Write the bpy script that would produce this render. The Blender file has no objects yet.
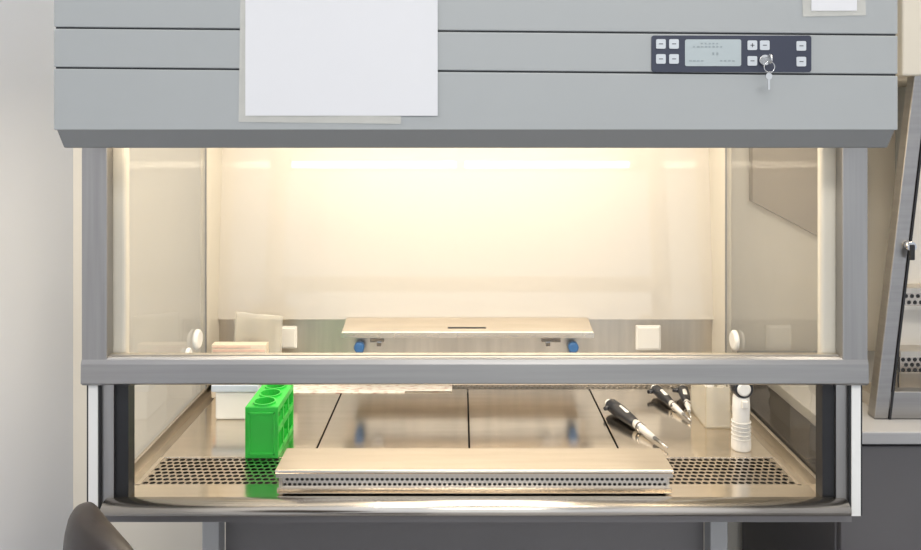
import bpy, math, random
from mathutils import Vector, Matrix
random.seed(4)
scene = bpy.context.scene
try:
    scene.view_settings.view_transform = 'Standard'
except Exception: pass
COL = scene.collection

# ------------------------------------------------------------ materials
def mat(name, col, rough=0.5, metal=0.0, noise=0.04, nscale=8.0, stretch=(1,1,1), emit=None, estr=0, alpha=1.0, coat=0.0, spec=0.5, trans=0.0, coatr=.08, coatior=1.5):
    m = bpy.data.materials.new(name); m.use_nodes = True
    nt = m.node_tree; b = nt.nodes['Principled BSDF']
    tc = nt.nodes.new('ShaderNodeTexCoord'); mp = nt.nodes.new('ShaderNodeMapping')
    mp.inputs['Scale'].default_value = stretch
    nz = nt.nodes.new('ShaderNodeTexNoise'); nz.inputs['Scale'].default_value = nscale; nz.inputs['Detail'].default_value = 3
    nt.links.new(tc.outputs['Object'], mp.inputs['Vector']); nt.links.new(mp.outputs['Vector'], nz.inputs['Vector'])
    rp = nt.nodes.new('ShaderNodeValToRGB')
    c0 = [max(0, c*(1-noise)) for c in col]; c1 = [min(1, c*(1+noise)) for c in col]
    rp.color_ramp.elements[0].position = .3; rp.color_ramp.elements[1].position = .7
    rp.color_ramp.elements[0].color = (*c0, 1); rp.color_ramp.elements[1].color = (*c1, 1)
    nt.links.new(nz.outputs['Fac'], rp.inputs['Fac']); nt.links.new(rp.outputs['Color'], b.inputs['Base Color'])
    mr = nt.nodes.new('ShaderNodeMapRange')
    mr.inputs['To Min'].default_value = max(0.02, rough*0.85); mr.inputs['To Max'].default_value = min(1, rough*1.15)
    nt.links.new(nz.outputs['Fac'], mr.inputs['Value']); nt.links.new(mr.outputs['Result'], b.inputs['Roughness'])
    b.inputs['Metallic'].default_value = metal
    b.inputs['Coat Weight'].default_value = coat
    b.inputs['Coat Roughness'].default_value = coatr
    b.inputs['Coat IOR'].default_value = coatior
    b.inputs['Specular IOR Level'].default_value = spec
    b.inputs['Transmission Weight'].default_value = trans
    if alpha < 1: b.inputs['Alpha'].default_value = alpha
    if emit:
        b.inputs['Emission Color'].default_value = (*emit, 1); b.inputs['Emission Strength'].default_value = estr
    return m

def glassmat(name, tint, base=0.07, graz=0.85, rough=0.0, haze=0.0):
    m = bpy.data.materials.new(name); m.use_nodes = True
    nt = m.node_tree; nt.nodes.clear()
    out = nt.nodes.new('ShaderNodeOutputMaterial'); mix = nt.nodes.new('ShaderNodeMixShader')
    tr = nt.nodes.new('ShaderNodeBsdfTransparent'); tr.inputs['Color'].default_value = (*tint, 1)
    gl = nt.nodes.new('ShaderNodeBsdfGlossy'); gl.inputs['Roughness'].default_value = rough
    lw = nt.nodes.new('ShaderNodeLayerWeight'); lw.inputs['Blend'].default_value = 0.5
    pw = nt.nodes.new('ShaderNodeMath'); pw.operation = 'POWER'; pw.inputs[1].default_value = 5
    ma = nt.nodes.new('ShaderNodeMath'); ma.operation = 'MULTIPLY_ADD'; ma.inputs[1].default_value = graz; ma.inputs[2].default_value = base
    nt.links.new(lw.outputs['Facing'], pw.inputs[0]); nt.links.new(pw.outputs[0], ma.inputs[0])
    nt.links.new(ma.outputs[0], mix.inputs['Fac']); nt.links.new(tr.outputs[0], mix.inputs[1]); nt.links.new(gl.outputs[0], mix.inputs[2])
    last = mix
    if haze > 0:
        m2 = nt.nodes.new('ShaderNodeMixShader'); m2.inputs['Fac'].default_value = haze
        df = nt.nodes.new('ShaderNodeBsdfDiffuse'); df.inputs['Color'].default_value = (.9, .87, .8, 1)
        nt.links.new(mix.outputs[0], m2.inputs[1]); nt.links.new(df.outputs[0], m2.inputs[2]); last = m2
    nt.links.new(last.outputs[0], out.inputs['Surface'])
    return m

M = {}
M['wall']   = mat('wall_paint', (.72,.755,.83), .8, noise=.015, nscale=2)
M['wallw']  = mat('wall_paint_back', (.92,.86,.76), .8, noise=.015, nscale=2)
M['floor']  = mat('vinyl_floor', (.34,.34,.35), .5, noise=.08, nscale=30)
M['ceil']   = mat('ceiling_paint', (.8,.8,.8), .9, noise=.01)
M['enamel'] = mat('hood_grey_enamel', (.355,.37,.37), .45, noise=.012, nscale=3)
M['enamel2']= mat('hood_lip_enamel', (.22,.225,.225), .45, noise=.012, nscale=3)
M['groove'] = mat('groove_dark', (.02,.022,.025), .6)
M['cream']  = mat('interior_enamel', (.62,.58,.52), .5, noise=.01, nscale=2, coat=1.0, coatr=.02, coatior=1.75)
M['creamd'] = mat('jamb_enamel', (.60,.56,.48), .35, noise=.02, nscale=4)
M['steel']  = mat('work_surface_steel', (.77,.70,.61), .15, 1, noise=.05, nscale=6, stretch=(1,12,1))
M['steelb'] = mat('back_steel', (.62,.57,.50), .36, 1, noise=.08, nscale=5, stretch=(10,1,1))
M['frame']  = mat('sash_frame_steel', (.385,.37,.355), .34, 1, noise=.07, nscale=14, stretch=(.3,1,9))
M['framev'] = mat('sash_stile_steel', (.385,.37,.355), .34, 1, noise=.07, nscale=14, stretch=(9,1,.3))
M['bar']    = mat('sill_steel', (.72,.67,.60), .26, 1, noise=.05, nscale=8)
M['grille'] = mat('grille_steel', (.56,.50,.43), .26, 1, noise=.05, nscale=8)
M['black']  = mat('black_rubber', (.012,.012,.014), .5)
M['plenum'] = mat('plenum_dark', (.02,.018,.016), .8)
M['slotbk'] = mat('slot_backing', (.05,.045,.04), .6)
M['white']  = mat('white_plastic', (.78,.77,.74), .38, noise=.01)
M['paper']  = mat('paper_white', (.67,.67,.685), .85, noise=.005, nscale=4)
M['sleeve'] = mat('plastic_sleeve', (.62,.61,.56), .25, noise=.04, nscale=40, alpha=.7)
M['panel']  = mat('control_panel_navy', (.035,.04,.065), .35, noise=.03)
M['lcd']    = mat('lcd_glass', (.40,.45,.46), .2, noise=.03)
M['btn']    = mat('button_white', (.55,.58,.61), .4)
M['ink']    = mat('ink_dark', (.05,.05,.06), .6)
M['lcdink'] = mat('lcd_ink', (.27,.31,.32), .4)
M['key']    = mat('key_steel', (.6,.6,.6), .25, 1)
M['green']  = mat('green_plastic', (.03,.53,.06), .35, noise=.04, nscale=12, spec=.6)
M['blue']   = mat('blue_knob', (.02,.12,.33), .35)
M['dgrey']  = mat('dark_grey_laminate', (.10,.095,.098), .5, noise=.03)
M['under']  = mat('stand_panel_grey', (.18,.17,.17), .5, noise=.03)
M['leg']    = mat('stand_leg_grey', (.42,.42,.42), .4, noise=.02)
M['counter']= mat('counter_laminate', (.33,.33,.335), .4, noise=.03)
M['chair']  = mat('chair_vinyl', (.024,.017,.014), .42, noise=.15, nscale=40)
M['chrome'] = mat('chrome', (.6,.6,.6), .12, 1)
M['patch']   = mat('wall_panel_taupe', (.48,.41,.33), .6, noise=.02)
M['amber']  = mat('orange_plastic', (.75,.18,.05), .4)
M['pipb']   = mat('pipette_black', (.02,.021,.026), .3)
M['pipw']   = mat('pipette_white', (.70,.69,.66), .3)
M['card']   = mat('pale_card', (.72,.63,.50), .7, noise=.04, nscale=30)
M['pink']   = mat('pink_card', (.72,.48,.38), .6, noise=.08, nscale=50)
M['lidblue']= mat('lid_pale', (.56,.63,.73), .4)
M['tube']   = mat('lamp_tube', (1,.9,.75), .5, emit=(1,.86,.66), estr=15.5)
M['clear']  = glassmat('sash_glass', (.985,.985,.975), .035, .7)
M['sideg']  = glassmat('side_glass', (.99,.96,.89), .10, .7)
M['vial']   = glassmat('clear_plastic', (.93,.9,.82), .08, .6, .05, haze=.35)
M['bag']    = glassmat('plastic_film', (.95,.93,.88), .08, .5, .15, haze=.30)

def printed():
    m = bpy.data.materials.new('printed_paper'); m.use_nodes = True
    nt = m.node_tree; b = nt.nodes['Principled BSDF']
    tc = nt.nodes.new('ShaderNodeTexCoord'); mp = nt.nodes.new('ShaderNodeMapping'); mp.inputs['Scale'].default_value = (40, 160, 1)
    nz = nt.nodes.new('ShaderNodeTexNoise'); nz.inputs['Scale'].default_value = 1.2
    rp = nt.nodes.new('ShaderNodeValToRGB'); e = rp.color_ramp.elements
    e[0].position = .36; e[0].color = (.62,.46,.40,1); e[1].position = .50; e[1].color = (.86,.83,.77,1)
    nt.links.new(tc.outputs['Object'], mp.inputs[0]); nt.links.new(mp.outputs[0], nz.inputs[0]); nt.links.new(nz.outputs['Fac'], rp.inputs[0])
    nt.links.new(rp.outputs[0], b.inputs['Base Color']); b.inputs['Roughness'].default_value = .7
    return m
M['printed'] = printed()

# ------------------------------------------------------------ mesh helpers
def empty(name, loc=(0,0,0)):
    e = bpy.data.objects.new(name, None); e.location = loc; e.empty_display_size = .05; COL.objects.link(e); return e

def add(name, verts, faces, m, parent=None, smooth=False, bevel=0, mods=None):
    me = bpy.data.meshes.new(name); me.from_pydata([tuple(v) for v in verts], [], faces); me.update()
    me.materials.append(m)
    if smooth:
        for p in me.polygons: p.use_smooth = True
    o = bpy.data.objects.new(name, me); COL.objects.link(o)
    if parent is not None:
        o.parent = parent; o.location = -Vector(parent.location)
    if bevel > 0:
        b = o.modifiers.new('bevel', 'BEVEL'); b.width = bevel; b.segments = 3; b.limit_method = 'ANGLE'; b.angle_limit = .6
        b.harden_normals = False
    return o

def boxvf(x0,x1,y0,y1,z0,z1):
    v = [(x0,y0,z0),(x1,y0,z0),(x1,y1,z0),(x0,y1,z0),(x0,y0,z1),(x1,y0,z1),(x1,y1,z1),(x0,y1,z1)]
    f = [(0,3,2,1),(4,5,6,7),(0,1,5,4),(1,2,6,5),(2,3,7,6),(3,0,4,7)]
    return v, f
def box(name,x0,x1,y0,y1,z0,z1,m,parent=None,bevel=0):
    v,f = boxvf(x0,x1,y0,y1,z0,z1); return add(name,v,f,m,parent,bevel=bevel)
def boxes(name, lst, m, parent=None, bevel=0):
    V=[];F=[]
    for b in lst:
        v,f = boxvf(*b); n=len(V); V+=v; F+=[tuple(i+n for i in q) for q in f]
    return add(name,V,F,m,parent,bevel=bevel)
def prism_x(name, prof, x0, x1, m, parent=None, bevel=0, smooth=False):
    n=len(prof); V=[(x0,y,z) for y,z in prof]+[(x1,y,z) for y,z in prof]
    F=[tuple(range(n)), tuple(reversed(range(n,2*n)))]+[(i,n+i,n+(i+1)%n,(i+1)%n) for i in range(n)]
    o=add(name,V,F,m,parent,bevel=bevel,smooth=smooth); fixn(o); return o
def prism_y(name, prof, y0, y1, m, parent=None, bevel=0):
    n=len(prof); V=[(x,y0,z) for x,z in prof]+[(x,y1,z) for x,z in prof]
    F=[tuple(range(n)), tuple(reversed(range(n,2*n)))]+[(i,n+i,n+(i+1)%n,(i+1)%n) for i in range(n)]
    o=add(name,V,F,m,parent,bevel=bevel); fixn(o); return o
import bmesh
def fixn(o):
    bm=bmesh.new(); bm.from_mesh(o.data); bmesh.ops.recalc_face_normals(bm, faces=bm.faces); bm.to_mesh(o.data); bm.free()
def lathe_vf(p0, p1, prof, n=28, flat=1.0):
    p0=Vector(p0); p1=Vector(p1); d=p1-p0; a=d.normalized()
    u=a.cross(Vector((0,0,1)));
    if u.length<1e-4: u=Vector((1,0,0))
    u.normalize(); w=u.cross(a)
    V=[];F=[]
    for t,r in prof:
        c=p0+d*t
        for i in range(n):
            an=2*math.pi*i/n; V.append(c+u*math.cos(an)*r+w*math.sin(an)*r*flat)
    k=len(prof)
    for j in range(k-1):
        for i in range(n):
            F.append((j*n+i,j*n+(i+1)%n,(j+1)*n+(i+1)%n,(j+1)*n+i))
    F.append(tuple(range(n))); F.append(tuple(reversed(range((k-1)*n,k*n))))
    return V,F
def lathe(name,p0,p1,prof,m,parent=None,n=28,flat=1.0,smooth=True):
    V,F=lathe_vf(p0,p1,prof,n,flat); o=add(name,V,F,m,parent,smooth=False); fixn(o)
    if smooth:
        for p in o.data.polygons: p.use_smooth = len(p.vertices)==4
    return o
def cyl(name,p0,p1,r,m,parent=None,n=24): return lathe(name,p0,p1,[(0,r),(1,r)],m,parent,n)
def torus(name,c,R,r,m,parent=None,axis='y',n=32,k=10,sz=1.0):
    V=[];F=[]
    for i in range(n):
        a=2*math.pi*i/n
        for j in range(k):
            b=2*math.pi*j/k; q=R+r*math.cos(b); h=r*math.sin(b)
            if axis=='y': V.append((c[0]+q*math.cos(a),c[1]+h,c[2]+q*math.sin(a)*sz))
            elif axis=='z': V.append((c[0]+q*math.cos(a),c[1]+q*math.sin(a),c[2]+h))
            else: V.append((c[0]+h,c[1]+q*math.cos(a),c[2]+q*math.sin(a)*sz))
    for i in range(n):
        for j in range(k):
            F.append((i*k+j,((i+1)%n)*k+j,((i+1)%n)*k+(j+1)%k,i*k+(j+1)%k))
    o=add(name,V,F,m,parent,smooth=True); fixn(o); return o
def perf(name,x0,x1,y0,y1,z,pitch,r,m,parent,asp=1.0,vertical=False,plane=0, offset=True):
    ny=max(1,round((y1-y0)/pitch)); nx=max(1,round((x1-x0)/pitch)); px=(x1-x0)/nx; py=(y1-y0)/ny
    V=[];F=[]
    for j in range(ny):
        off = px/2 if (j%2 and offset) else 0
        cnt = nx-1 if off else nx
        ya=y0+j*py; yb=ya+py
        if off:
            for (a,b) in ((x0,x0+off),(x1-off,x1)):
                n=len(V); V+=[(a,ya),(b,ya),(b,yb),(a,yb)]; F.append((n,n+1,n+2,n+3))
        for i in range(cnt):
            cx=x0+off+(i+.5)*px; cy=ya+py/2; n=len(V)
            for k in range(8):
                an=math.pi/4*k; c,s=math.cos(an),math.sin(an); q=max(abs(c),abs(s))
                V.append((cx+c/q*px/2, cy+s/q*py/2))
            for k in range(8):
                an=math.pi/4*k; V.append((cx+math.cos(an)*r*asp, cy+math.sin(an)*r))
            for k in range(8):
                F.append((n+k,n+(k+1)%8,n+8+(k+1)%8,n+8+k))
    if vertical: V=[(a,z,b) for a,b in V]
    else: V=[(a,b,z) for a,b in V]
    return add(name,V,F,m,parent)

# ------------------------------------------------------------ room
box('floor',-1.10,2.3,-3.2,.78,-.1,0,M['floor'])
box('ceiling',-1.10,2.3,-3.2,.78,2.75,2.85,M['ceil'])
box('wall_back',-1.10,2.3,.70,.78,0,2.75,M['wallw'])
box('wall_left',-1.10,-1.00,-3.2,.70,0,2.75,M['wall'])
box('wall_right',2.2,2.3,-3.2,.70,0,2.75,M['wall'])

# ------------------------------------------------------------ main cabinet
C = empty('biosafety_cabinet',(0.02,.25,.9))
XL,XR=-.625,.672
YH=-.10
WS=.905
def band(nm,z0,z1,s0,s1):
    g=lambda x,z,s: z-(.0025 if s else 0)-s*(x-.02)
    prism_y(nm,[(XL,g(XL,z0,s0)),(XR,g(XR,z0,s0)),(XR,g(XR,z1,s1)),(XL,g(XL,z1,s1))],YH,YH+.03,M['enamel'],C,bevel=.0018)
band('hood_band_top',1.6775,2.10,.0085,0)
band('hood_band_mid',1.616,1.6750,.0085,.0085)
band('hood_band_low',1.522,1.6135,0,.0085)
box('hood_groove_backing',XL+.002,XR-.002,YH+.003,YH+.034,1.5235,2.09,M['groove'],C)
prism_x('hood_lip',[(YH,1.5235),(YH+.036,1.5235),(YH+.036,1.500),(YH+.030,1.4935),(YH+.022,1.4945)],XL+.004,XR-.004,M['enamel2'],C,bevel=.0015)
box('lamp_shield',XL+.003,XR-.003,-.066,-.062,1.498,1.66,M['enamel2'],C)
box('hood_body',XL,XR,-.066,.67,1.66,2.10,M['enamel'],C)
box('interior_ceiling',-.60,.63,.012,.66,1.635,1.655,M['cream'],C)
prism_x('rear_panel',[(.585,1.057),(.636,1.634),(.650,1.634),(.599,1.057)],-.60,.625,M['cream'],C)
box('rear_steel_band',-.60,.625,.597,.61,.87,1.056,M['steelb'],C)
box('rear_shell',-.622,.671,.651,.67,.86,1.66,M['enamel'],C)
box('rear_post_left',-.605,-.590,.505,.65,WS,1.634,M['creamd'],C)
box('rear_post_right',.615,.630,.505,.65,WS,1.634,M['creamd'],C)
add('side_glass_left',[(-.592,.03,WS+.01),(-.592,.505,WS+.01),(-.592,.505,1.634),(-.592,.03,1.634)],[(0,1,2,3)],M['sideg'],C)
add('side_glass_right',[(.617,.03,WS+.01),(.617,.505,WS+.01),(.617,.505,1.634),(.617,.03,1.634)],[(0,1,2,3)],M['sideg'],C)
boxes('side_glass_trim',[(-.5925,-.5905,.500,.508,WS,1.634),(.6155,.6175,.500,.508,WS,1.634)],M['frame'],C)
box('jamb_left',-.606,-.563,.012,.030,1.09,1.634,M['creamd'],C,bevel=.006)
box('jamb_right',.607,.652,.012,.030,1.09,1.634,M['creamd'],C,bevel=.006)
for s,(a,b,c,d,e,f) in {'left':(-.620,-.6165,-.601,-.598,-.578,-.556),'right':(.6665,.663,.648,.645,.626,.606)}.items():
    def bb(nm,u,v,y0,y1,m,z0=.882):
        box(nm+'_'+s,min(u,v),max(u,v),y0,y1,z0,1.105,M[m],C)
    bb('guide_edge',a,b,-.006,.03,'black'); bb('guide_strip',b,c,-.008,.03,'white')
    bb('guide_seal',c,d,-.006,.03,'black'); bb('guide_channel',d,e,.000,.032,'framev')
    bb('guide_post',e,f,.006,.030,'black',WS)
SL,SR=-.625,.672
box('sash_stile_left',SL,SL+.042,-.014,.010,1.10,1.63,M['framev'],C,bevel=.002)
box('sash_stile_right',SR-.042,SR,-.014,.010,1.10,1.63,M['framev'],C,bevel=.002)
prism_x('sash_rail',[(-.014,1.143),(-.017,1.136),(-.018,1.104),(-.010,1.100),(.010,1.100),(.010,1.147),(-.010,1.147)],SL,SR,M['frame'],C,bevel=.0015)
add('sash_glass',[(SL+.04,0,1.145),(SR-.04,0,1.145),(SR-.04,0,1.63),(SL+.04,0,1.63)],[(0,1,2,3)],M['clear'],C)
boxes('sash_gasket',[(SL+.042,SR-.042,-.006,.006,1.1465,1.1485)],M['steelb'],C)
for i,(a,b) in enumerate(((-.56,-.015),(.015,.56))):
    cyl('lamp_tube_%d'%(i+1),(a,-.038,1.514),(b,-.038,1.514),.011,M['tube'],C)
boxes('lamp_caps',[(-.575,-.56,-.05,-.024,1.502,1.528),(-.015,.015,-.05,-.024,1.502,1.528),(.56,.575,-.05,-.024,1.502,1.528)],M['white'],C)
seams=[-.565,-.278,.017,.305,.592]
for i in range(4):
    box('work_tray_%d'%(i+1),seams[i]+.0014,seams[i+1]-.0014,.163,.535,WS-.006,WS,M['steel'],C,bevel=.0018)
perf('front_grille',-.557,.585,.055,.160,WS-.0005,.0125,.0046,M['grille'],C,asp=1.15)
perf('rear_grille',-.557,.585,.538,.590,WS-.0005,.0125,.0042,M['grille'],C,asp=1.15)
boxes('deck_margins',[(-.565,-.557,.052,.163,WS-.004,WS),(.585,.592,.052,.163,WS-.004,WS),(-.590,.615,.002,.0545,WS-.004,WS)],M['steel'],C)
boxes('deck_side_channels',[(-.595,-.567,.055,.597,WS-.022,WS-.012),(.594,.620,.055,.597,WS-.022,WS-.012)],M['steelb'],C)
boxes('deck_side_lips',[(-.597,-.590,.03,.597,WS-.02,WS+.012),(.615,.622,.03,.597,WS-.02,WS+.012)],M['steelb'],C)
box('plenum',-.60,.625,.004,.596,.868,.876,M['plenum'],C)
prof=[(.004,.908)]+[(-.004-.020*math.sin(a),.8955+.0125*math.cos(a)*1.0) for a in [i*math.pi/12 for i in range(0,13)]]+[(.004,.883)]
o=prism_x('front_sill',prof,-.590,.640,M['bar'],C,smooth=False)
for p in o.data.polygons: p.use_smooth = len(p.vertices)==4
box('base_pan',-.612,.662,.030,.61,.862,.868,M['under'],C)
box('base_front',-.60,.65,-.004,.004,.870,.884,M['under'],C)
prism_x('armrest_top',[(.014,.944),(.016,.9475),(.100,.949),(.104,.944),(.100,.941),(.018,.9395)],-.313,.360,M['steel'],C,bevel=.001)
prism_x('armrest_rear_leg',[(.098,.941),(.103,.941),(.103,.906),(.098,.906)],-.300,.347,M['steelb'],C)
for sx in (-.306,.350):
    box('armrest_end',sx-.002,sx+.004,.022,.10,.905,.941,M['steelb'],C)
perf('armrest_slots',-.302,.350,.917,.934,.0205,.0085,.0024,M['bar'],C,asp=1.3,vertical=True)
boxes('armrest_front_rails',[(-.312,.359,.017,.022,.934,.941),(-.310,.357,.017,.022,.9075,.917)],M['steel'],C)
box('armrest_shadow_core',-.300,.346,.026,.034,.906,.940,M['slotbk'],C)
prism_x('rear_shelf_top',[(.500,1.044),(.502,1.049),(.575,1.062),(.584,1.062),(.584,1.056),(.576,1.056),(.505,1.042)],-.276,.309,M['steel'],C,bevel=.001)
box('rear_shelf_lip',-.276,.309,.4985,.5015,1.036,1.048,M['bar'],C)
box('rear_shelf_box',-.250,.283,.530,.597,.975,1.045,M['steelb'],C)
box('rear_shelf_slot',-.03,.06,.5225,.5245,1.0515,1.0545,M['groove'],C)
for k,x in enumerate((-.236,.263)):
    lathe('blue_knob_%d'%(k+1),(x,.530,1.012),(x,.500,1.012),[(0,.010),(.3,.010),(.35,.012),(.9,.012),(1,.009)],M['blue'],C)
    cyl('blue_knob_base_%d'%(k+1),(x,.53,.998),(x,.505,.998),.008,M['blue'],C)
boxes('rear_shelf_fittings',[(-.212,-.180,.520,.531,1.020,1.029),(-.196,-.186,.515,.531,1.012,1.020),(.19,.235,.520,.531,1.020,1.029),(.2,.21,.515,.531,1.012,1.02)],M['chrome'],C)
def socket(nm,x,z,s):
    box(nm,x-s/2,x+s/2,.588,.597,z-s/2,z+s/2,M['white'],C,bevel=.004)
    box(nm+'_lid',x-s*.42,x+s*.42,.585,.589,z-s*.42,z+s*.42,M['white'],C,bevel=.003)
socket('socket_left',-.426,1.012,.055); socket('socket_right',.458,1.011,.062)
for nm,x,dx,y,z,r in (('port_left',-.590,.010,.43,1.052,.022),('port_right',.615,-.010,.43,1.050,.022),('reflection_disc_left',-.590,.008,.375,1.035,.014)):  # the small low left disc is a reflection modelled as a solid
    lathe(nm,(x,y,z),(x+dx,y,z),[(0,r),(.6,r),(1,r*.8)],M['white'],C)
def rrect(x0,x1,z0,z1,r,n=5):
    pts=[]
    for cx,cz,a0 in ((x1-r,z1-r,0),(x0+r,z1-r,90),(x0+r,z0+r,180),(x1-r,z0+r,270)):
        for i in range(n+1):
            a=math.radians(a0+90*i/n); pts.append((cx+r*math.cos(a),cz+r*math.sin(a)))
    return pts
prism_y('control_panel',rrect(.293,.538,1.611,1.667,.004),YH-.0022,YH,M['panel'],C)
prism_y('display',rrect(.344,.430,1.620,1.661,.003),YH-.0032,YH-.002,M['lcd'],C)
seg=[]
for row,(zz,h,n0,n1) in enumerate(((1.6535,.0022,3,8),(1.6485,.0022,1,9),(1.637,.004,6,8),(1.627,.0022,0,4),(1.627,.0022,8,12))):
    for i in range(n0,n1):
        seg.append((.350+i*.0060,.350+i*.0060+random.uniform(.0025,.0045),YH-.0036,YH-.003,zz,zz+h))
boxes('display_segments',seg,M['lcdink'],C)
BV=[(.307,1.654),(.327,1.654),(.307,1.631),(.327,1.631),(.447,1.652),(.466,1.652),(.447,1.628),(.522,1.651),(.522,1.627)]
for i,(bx,bz) in enumerate(BV):
    prism_y('button_%d'%(i+1),rrect(bx-.0073,bx+.0073,bz-.0073,bz+.0073,.002),YH-.0038,YH-.002,M['btn'],C)
boxes('button_marks',[(bx-.003,bx+.003,YH-.0042,YH-.0037,bz-.0006,bz+.0006) for bx,bz in BV]+[(.4464,.4476,YH-.0042,YH-.0037,1.649,1.655)],M['ink'],C)
cyl('key_lock',(.465,YH-.001,1.629),(.465,YH-.008,1.629),.008,M['key'],C)
box('key_blade',.4635,.4660,YH-.028,YH-.008,1.625,1.633,M['key'],C)
torus('key_bow',(.4648,YH-.026,1.629),.006,.0018,M['key'],C,axis='x')
torus('key_ring',(.4640,YH-.026,1.617),.008,.0007,M['key'],C,axis='y')
boxes('spare_key',[(.4615,.4645,YH-.027,YH-.0255,1.583,1.600)],M['key'],C)
lathe('spare_key_bow',(.463,YH-.0275,1.603),(.463,YH-.025,1.603),[(0,.005),(1,.005)],M['key'],C)
# drain valve under the pan
cyl('drain_stem',(-.21,.20,.8625),(-.21,.20,.81),.006,M['chrome'],C)
lathe('drain_handle',(-.21,.20,.826),(-.21,.20,.808),[(0,.006),(.3,.015),(.8,.015),(1,.01)],M['amber'],C)

# ------------------------------------------------------------ notices
def wavy_sheet(name,x0,x1,z0,z1,y,m,parent,amp=.0015,nx=24,nz=16,thick=.0004,rot=0):
    V=[];F=[]
    for j in range(nz+1):
        for i in range(nx+1):
            u=i/nx;w=j/nz
            V.append((x0+(x1-x0)*u+rot*(w-.5),y-amp*(.5+.5*math.sin(u*9+w*4))*(1-w*.5),z0+(z1-z0)*w-rot*(u-.5)))
    for j in range(nz):
        for i in range(nx):
            a=j*(nx+1)+i; F.append((a,a+1,a+nx+2,a+nx+1))
    o=add(name,V,F,m,parent,smooth=True)
    if thick:
        s=o.modifiers.new('t','SOLIDIFY'); s.thickness=thick
    return o
N=empty('paper_notice',(-.18,YH-.004,1.65))
wavy_sheet('sleeve',-.339,-.090,1.533,1.748,YH-.0010,M['sleeve'],N,amp=.0006,rot=.003,thick=0)
wavy_sheet('sheet',-.330,-.035,1.544,1.755,YH-.0018,M['paper'],N,amp=.0006,thick=0)
N2=empty('paper_notice.001',(.57,YH-.004,1.73))
wavy_sheet('sleeve',.524,.621,1.697,1.78,YH-.0010,M['sleeve'],N2,amp=.0004,rot=-.002,thick=0)
wavy_sheet('sheet',.538,.608,1.705,1.78,YH-.0018,M['paper'],N2,amp=.0004,thick=0)

# ------------------------------------------------------------ stand
S=empty('cabinet_stand',(0,.3,0))
boxes('legs',[(-.522,-.488,.27,.31,0,.8615),(.505,.54,.27,.31,0,.8615),(-.522,-.488,.55,.59,0,.8615),(.505,.54,.55,.59,0,.8615)],M['leg'],S,bevel=.002)
boxes('rails',[(-.488,.505,.56,.58,.15,.19),(-.488,.505,.56,.58,.80,.844)],M['leg'],S)
box('modesty_panel',-.488,.505,.315,.325,.12,.8615,M['under'],S)

# ------------------------------------------------------------ tube rack
def plate_holes(V,F,x0,x1,y0,y1,z0,z1,nx,ny,r):
    px=(x1-x0)/nx;py=(y1-y0)/ny; K=16
    for i in range(nx):
        for j in range(ny):
            cx=x0+(i+.5)*px;cy=y0+(j+.5)*py;n=len(V)
            for z in (z1,z0):
                for k in range(K):
                    a=2*math.pi*k/K;c,s=math.cos(a),math.sin(a);q=max(abs(c),abs(s))
                    V.append((cx+c/q*px/2,cy+s/q*py/2,z))
                for k in range(K):
                    a=2*math.pi*k/K;V.append((cx+math.cos(a)*r,cy+math.sin(a)*r,z))
            for k in range(K):
                k2=(k+1)%K
                F.append((n+k,n+k2,n+K+k2,n+K+k))
                F.append((n+2*K+k2,n+2*K+k,n+3*K+k,n+3*K+k2))
                F.append((n+K+k,n+K+k2,n+3*K+k2,n+3*K+k))
                F.append((n+k2,n+k,n+2*K+k,n+2*K+k2))
R=empty('test_tube_rack',(-.37,.225,WS))
V_=[];F_=[]
x0,x1,y0,y1=-.404,-.342,.160,.292; zt=WS+.096
plate_holes(V_,F_,x0+.001,x1-.001,y0+.001,y1-.001,zt-.005,zt,1,3,.0185)
plate_holes(V_,F_,x0+.001,x1-.001,y0+.001,y1-.001,WS+.050,WS+.054,1,3,.0185)
add('plates',V_,F_,M['green'],R)
V_=[];F_=[]
for j in range(3):
        cx=(x0+x1)/2;cy=y0+(j+.5)*.044;n=len(V_);K=28
        for (rr,z) in ((.0215,zt-.001),(.0215,zt+.004),(.0185,zt+.004),(.0185,zt-.012)):
            for k in range(K):
                a=2*math.pi*k/K;V_.append((cx+rr*math.cos(a),cy+rr*math.sin(a),z))
        for q in range(3):
            for k in range(K): F_.append((n+q*K+k,n+q*K+(k+1)%K,n+(q+1)*K+(k+1)%K,n+(q+1)*K+k))
add('collars',V_,F_,M['green'],R)
boxes('ends',[(x0,x1,y0-.001,y0+.003,WS,zt),(x0,x1,y1-.003,y1+.001,WS,zt)],M['green'],R,bevel=.0012)
boxes('end_ribs',[(x0+.006,x0+.010,y0-.003,y0,WS+.006,zt-.010),(x1-.010,x1-.006,y0-.003,y0,WS+.006,zt-.010),(x0+.006,x1-.006,y0-.003,y0,zt-.014,zt-.010),(x0+.006,x1-.006,y0-.003,y0,WS+.006,WS+.010)],M['green'],R,bevel=.0008)
bx=[(x0+.0005,x1-.0005,y0+.002,y1-.002,WS,WS+.004)]
for xx in (x0,x1-.003):
    for j in range(1,3):
        yy=y0+j*.044-.003; bx.append((xx,xx+.003,yy,yy+.006,WS+.001,zt-.001))
    bx.append((xx,xx+.003,y0+.002,y1-.002,zt-.012,zt-.0005))
    for zz,h in ((.0,.012),(.044,.014)): bx.append((xx,xx+.003,y0+.002,y1-.002,WS+zz+.0005,WS+zz+h))
boxes('frame',bx,M['green'],R,bevel=.0006)

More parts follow.
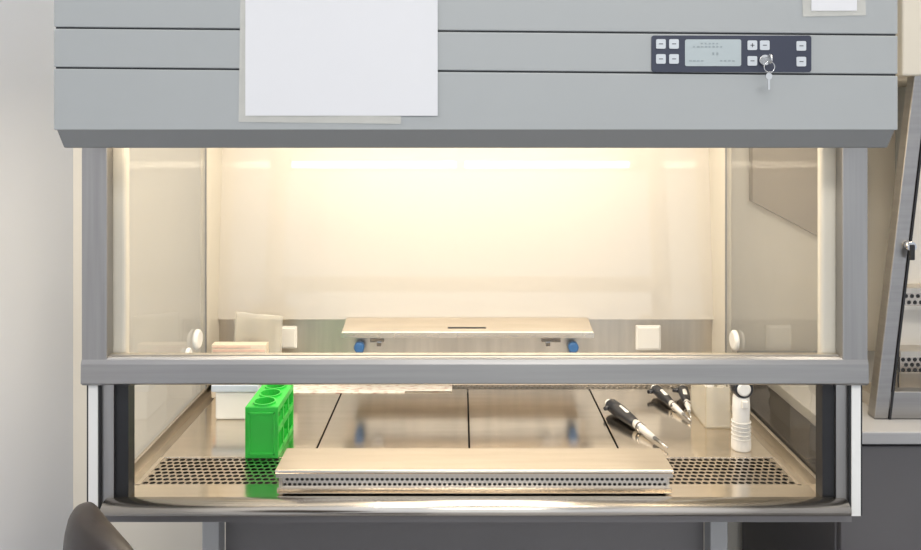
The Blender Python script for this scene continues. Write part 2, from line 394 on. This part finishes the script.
# ------------------------------------------------------------ white box with lid, cards
B=empty('plastic_storage_box',(-.475,.39,WS))
box('tub',-.520,-.434,.345,.46,WS,WS+.060,M['white'],B,bevel=.005)
box('lid',-.527,-.427,.340,.465,WS+.060,WS+.076,M['lidblue'],B,bevel=.003)
K_=empty('glove_carton',(-.50,.50,WS))
box('carton',-.570,-.445,.475,.500,WS,WS+.122,M['card'],K_,bevel=.001)
boxes('carton_label',[(-.567,-.448,.4737,.475,WS+.092,WS+.101),(-.567,-.448,.4737,.475,WS+.106,WS+.111),(-.567,-.48,.4737,.475,WS+.115,WS+.118)],M['pink'],K_)
G=empty('plastic_bag',(-.48,.53,WS))
wavy_sheet('film_front',-.530,-.420,WS+.001,WS+.183,.515,M['bag'],G,amp=.006,thick=.0003,rot=.010)
wavy_sheet('film_rear',-.530,-.420,WS+.001,WS+.172,.525,M['bag'],G,amp=.004,thick=.0003,rot=-.006)
Pp=empty('printed_sheets',(-.2,.55,WS))
for i,(a,b,c,d) in enumerate(((-.40,-.13,.505,.583),(-.29,-.02,.515,.583))):
    box('sheet_%d'%(i+1),a,b,c,d,WS+.0005+i*.0012,WS+.0015+i*.0012,M['printed'],Pp)

# ------------------------------------------------------------ pipettes
def pipette(name,top,tip,r=.014,wz=0.0):
    top=Vector(top);tip=Vector(tip)
    E=empty(name,top)
    L=lambda t: top.lerp(tip,t)
    lathe('plunger',L(-.0),L(.06),[(0,.005),(.2,.008),(.5,.008),(.55,.004),(1,.004)],M['pipw'],E)
    lathe('handle',L(.05),L(.50),[(0,r*.75),(.05,r),(.35,r*1.05),(.7,r*.9),(.93,r*.72),(1,r*.55)],M['pipb'],E,flat=.85)
    d=(tip-top).normalized(); side=d.cross(Vector((0,0,1))).normalized()
    lathe('finger_hook',L(.10)+side*.006,L(.13)+side*.024,[(0,.007),(.5,.0055),(1,.004)],M['pipb'],E)
    lathe('volume_window',L(.22)+Vector((0,0,r*.62)),L(.38)+Vector((0,0,r*.52)),[(0,.003),(.1,.0052),(.9,.0052),(1,.003)],M['pipw'],E)
    lathe('ejector',L(.06)-side*.008,L(.62)-side*.004,[(0,.004),(1,.003)],M['pipw'],E)
    lathe('shaft',L(.49),L(.80),[(0,r*.52),(.15,r*.55),(.5,r*.42),(1,r*.30)],M['pipw'],E)
    lathe('collar',L(.56),L(.60),[(0,r*.62),(1,r*.58)],M['chrome'],E)
    lathe('tip_cone',L(.79),L(1.0),[(0,r*.26),(.6,r*.18),(1,.0012)],M['chrome'],E)
    return E
pipette('pipette',(.322,.400,WS+.018),(.397,.190,WS+.006),.0155)
pipette('pipette.001',(.448,.500,WS+.016),(.482,.325,WS+.006),.0125)
pipette('pipette.002',(.515,.500,WS+.016),(.487,.340,WS+.006),.012)

Q=empty('pipette_controller',(.541,.2,WS))
lathe('grip',(.541,.2,WS),(.541,.2,WS+.110),[(0,.0165),(.03,.0185),(.12,.0185),(.30,.0165),(.55,.0155),(.75,.0165),(.9,.0155),(1,.012)],M['white'],Q)
for k in range(5):
    torus('grip_rib_%d'%(k+1),(.541,.2,WS+.022+k*.008),.0172,.0014,M['pipw'],Q,axis='z')
lathe('head',(.541,.212,WS+.120),(.541,.186,WS+.120),[(0,.017),(.1,.019),(.9,.019),(1,.016)],M['pipb'],Q)
lathe('head_cap',(.541,.188,WS+.120),(.541,.182,WS+.120),[(0,.013),(.7,.013),(1,.010)],M['white'],Q)
torus('head_ring',(.541,.186,WS+.120),.016,.0018,M['pipb'],Q)
box('trigger',.535,.547,.176,.186,WS+.086,WS+.100,M['pipw'],Q,bevel=.002)

W=empty('vial_rack',(.53,.33,WS))
boxes('case',[(.505,.556,.30,.40,WS,WS+.003),(.505,.556,.30,.302,WS,WS+.085),(.505,.556,.398,.40,WS,WS+.085),(.505,.507,.30,.40,WS,WS+.085),(.554,.556,.30,.40,WS,WS+.085)],M['vial'],W)
for i in range(2):
    for j in range(3):
        x=.518+i*.025;y=.318+j*.030
        lathe('vial_%d'%(i*3+j+1),(x,y,WS+.003),(x,y,WS+.095),[(0,.004),(.1,.009),(.8,.009),(.82,.010),(1,.010)],M['creamd'] if (i+j)%2 else M['white'],W,n=16)

D=empty('wall_duct_cover',(.95,.69,1.5))  # made-up taupe panel, standing in for a slant-edged patch on the wall
prism_y('slant_panel',[(.745,1.60),(.745,1.335),(1.02,1.19),(1.02,1.60)],.675,.699,M['patch'],D)

# ------------------------------------------------------------ bench + second cabinet (side on)
T=empty('lab_bench',(1.3,.4,0))
box('counter_top',.700,2.19,.15,.665,.934,.958,M['counter'],T,bevel=.003)
box('carcass',.712,2.19,.18,.66,.08,.934,M['dgrey'],T,bevel=.002)
box('plinth',.73,2.19,.22,.66,.0,.08,M['groove'],T)
boxes('doors',[(.716+i*.48,.716+i*.48+.474,.165,.18,.10,.925) for i in range(3)],M['dgrey'],T,bevel=.002)
boxes('handles',[(1.0+i*.48,1.12+i*.48,.15,.165,.84,.85) for i in range(3)],M['chrome'],T)

Z=empty('biosafety_cabinet.001',(1.2,.4,.958))
zb=.959
def zp(nm,pr,y0,y1,m,bev=0): return prism_y(nm,pr,y0,y1,m,Z,bevel=bev)
fx=lambda z: .803+(z-.959)*(.882-.803)/(1.63-.959)
zp('side_stile',[(fx(zb),zb),(fx(zb)+.028,zb),(fx(1.64)+.028,1.64),(fx(1.64),1.64)],.21,.235,M['frame'],.002)
zp('side_stile_edge',[(fx(zb)+.028,zb),(fx(zb)+.032,zb),(fx(1.64)+.032,1.64),(fx(1.64)+.028,1.64)],.208,.236,M['black'])
box('side_bottom_rail',fx(zb)+.03,1.55,.21,.235,zb,1.012,M['frame'],Z,bevel=.002)
box('upper_side',.855,1.55,.205,.66,1.625,2.05,M['creamd'],Z,bevel=.004)
add('side_glass',[(fx(1.01)+.03,.222,1.012),(1.5,.222,1.012),(1.5,.222,1.625),(fx(1.625)+.03,.222,1.625)],[(0,1,2,3)],M['clear'],Z)
box('rear_column',1.5,1.55,.21,.66,zb,1.625,M['enamel'],Z)
zp('inner_panel',[(.915,zb),(1.5,zb),(1.5,1.624),(.99,1.624)],.345,.36,M['cream'])
box('rear_housing',1.10,1.5,.36,.66,zb,1.624,M['enamel'],Z)
box('base',.83,1.5,.235,.345,zb,.985,M['steelb'],Z)
perf('floor_grille',.905,1.20,1.020,1.052,.300,.0125,.0044,M['grille'],Z,vertical=True)
perf('rear_grille',.905,1.2,1.158,1.184,.300,.0125,.0044,M['grille'],Z,vertical=True)
boxes('grille_backing',[(.905,1.2,.304,.310,.985,1.06),(.905,1.2,.304,.310,1.15,1.19)],M['plenum'],Z)
boxes('grille_plates',[(.905,1.2,.298,.303,1.052,1.060),(.905,1.2,.298,.303,1.184,1.190),(.905,1.2,.298,.303,1.150,1.158),(.905,1.2,.298,.303,.985,1.020),(.905,1.2,.298,.345,1.19,1.194),(.905,1.2,.298,.345,1.060,1.064)],M['steelb'],Z)
cyl('side_latch',(.868,.21,1.296),(.868,.195,1.296),.009,M['chrome'],Z)
box('side_latch_bar',.863,.873,.193,.199,1.27,1.30,M['black'],Z,bevel=.002)
cyl('lamp',(.98,.28,1.60),(1.40,.28,1.60),.012,M['tube'],Z)

# ------------------------------------------------------------ chair
H=empty('lab_chair',(-.40,-.42,0))
def pad(name,c,sx,sy,sz,rotz,tilt,m,parent,e=.5,bend=.25):
    V=[];F=[];n=36;k=18
    R_=Matrix.Rotation(rotz,3,'Z')@Matrix.Rotation(tilt,3,'X')
    sg=lambda v,p: math.copysign(abs(v)**p,v)
    for j in range(k+1):
        ph=-math.pi/2+math.pi*j/k
        for i in range(n):
            th=2*math.pi*i/n
            p=Vector((sx*sg(math.cos(ph),.8)*sg(math.cos(th),.85),sy*sg(math.cos(ph),e)*sg(math.sin(th),.8),sz*sg(math.sin(ph),.9)))
            p.y += bend*p.x*p.x/max(sx,.01)
            V.append(R_@p+Vector(c))
    for j in range(k):
        for i in range(n): F.append((j*n+i,j*n+(i+1)%n,(j+1)*n+(i+1)%n,(j+1)*n+i))
    o=add(name,V,F,m,parent,smooth=True); fixn(o); return o
pad('backrest',(-.494,-.245,.880),.158,.032,.118,math.radians(-48),0,M['chair'],H)
pad('seat',(-.36,-.42,.58),.20,.19,.04,0,0,M['chair'],H,e=.75)
boxes('back_support',[(-.535,-.520,-.27,-.22,.56,.86),(-.53,-.36,-.27,-.22,.545,.56),(-.42,-.36,-.42,-.22,.53,.545)],M['black'],H,bevel=.004)
cyl('column',(-.36,-.42,.10),(-.36,-.42,.55),.025,M['chrome'],H)
for i in range(5):
    a=i*2*math.pi/5+.3
    q=(-.36+.25*math.cos(a),-.42+.25*math.sin(a))
    lathe('base_arm_%d'%(i+1),(-.36,-.42,.11),(q[0],q[1],.07),[(0,.022),(1,.014)],M['chrome'],H)
    cyl('caster_%d'%(i+1),(q[0]-.012,q[1],.027),(q[0]+.012,q[1],.027),.027,M['black'],H)

# ------------------------------------------------------------ lights
def area(nm,loc,rot,sx,sy,power,col):
    l=bpy.data.lights.new(nm,'AREA'); l.shape='RECTANGLE'; l.size=sx; l.size_y=sy; l.energy=power; l.color=col
    o=bpy.data.objects.new(nm,l); o.location=loc; o.rotation_euler=rot; COL.objects.link(o); return o
for nm,(x,y,sx,sy,pw,col) in {'ceiling_light':(.3,-1.6,1.3,.55,36,(1,.98,.95)),'fill_light_left':(-.80,-.05,.30,1.0,10,(1,.95,.87)),'fill_light_right':(1.15,-.05,.6,.6,18,(1,.90,.76))}.items():  # left and right fixtures are unseen fills, added to brighten walls and neighbour
    E=empty(nm,(x,y,2.72)); box('housing',x-sx/2-.03,x+sx/2+.03,y-sy/2-.03,y+sy/2+.03,2.71,2.7495,M['white'],E)
    area('room_lamp',(x,y,2.70),(0,0,0),sx,sy,pw,col)
area('cabinet_fill',(.01,.30,1.63),(0,0,0),1.1,.46,8.5,(1,.88,.71))  # unseen warm fill under the cabinet ceiling, added on top of the tubes
w=bpy.data.worlds.new('world'); scene.world=w; w.use_nodes=True
w.node_tree.nodes['Background'].inputs[0].default_value=(.90,.95,1,1)
w.node_tree.nodes['Background'].inputs[1].default_value=1.12

# ------------------------------------------------------------ camera
cd=bpy.data.cameras.new('camera'); cam=bpy.data.objects.new('camera',cd); COL.objects.link(cam)
cam.location=(0,-1.275,1.53); cam.rotation_euler=(math.radians(90),math.radians(0.0),0)
cd.sensor_width=36; cd.lens=29.9; cd.shift_y=-.163; cd.clip_start=.02
scene.camera=cam
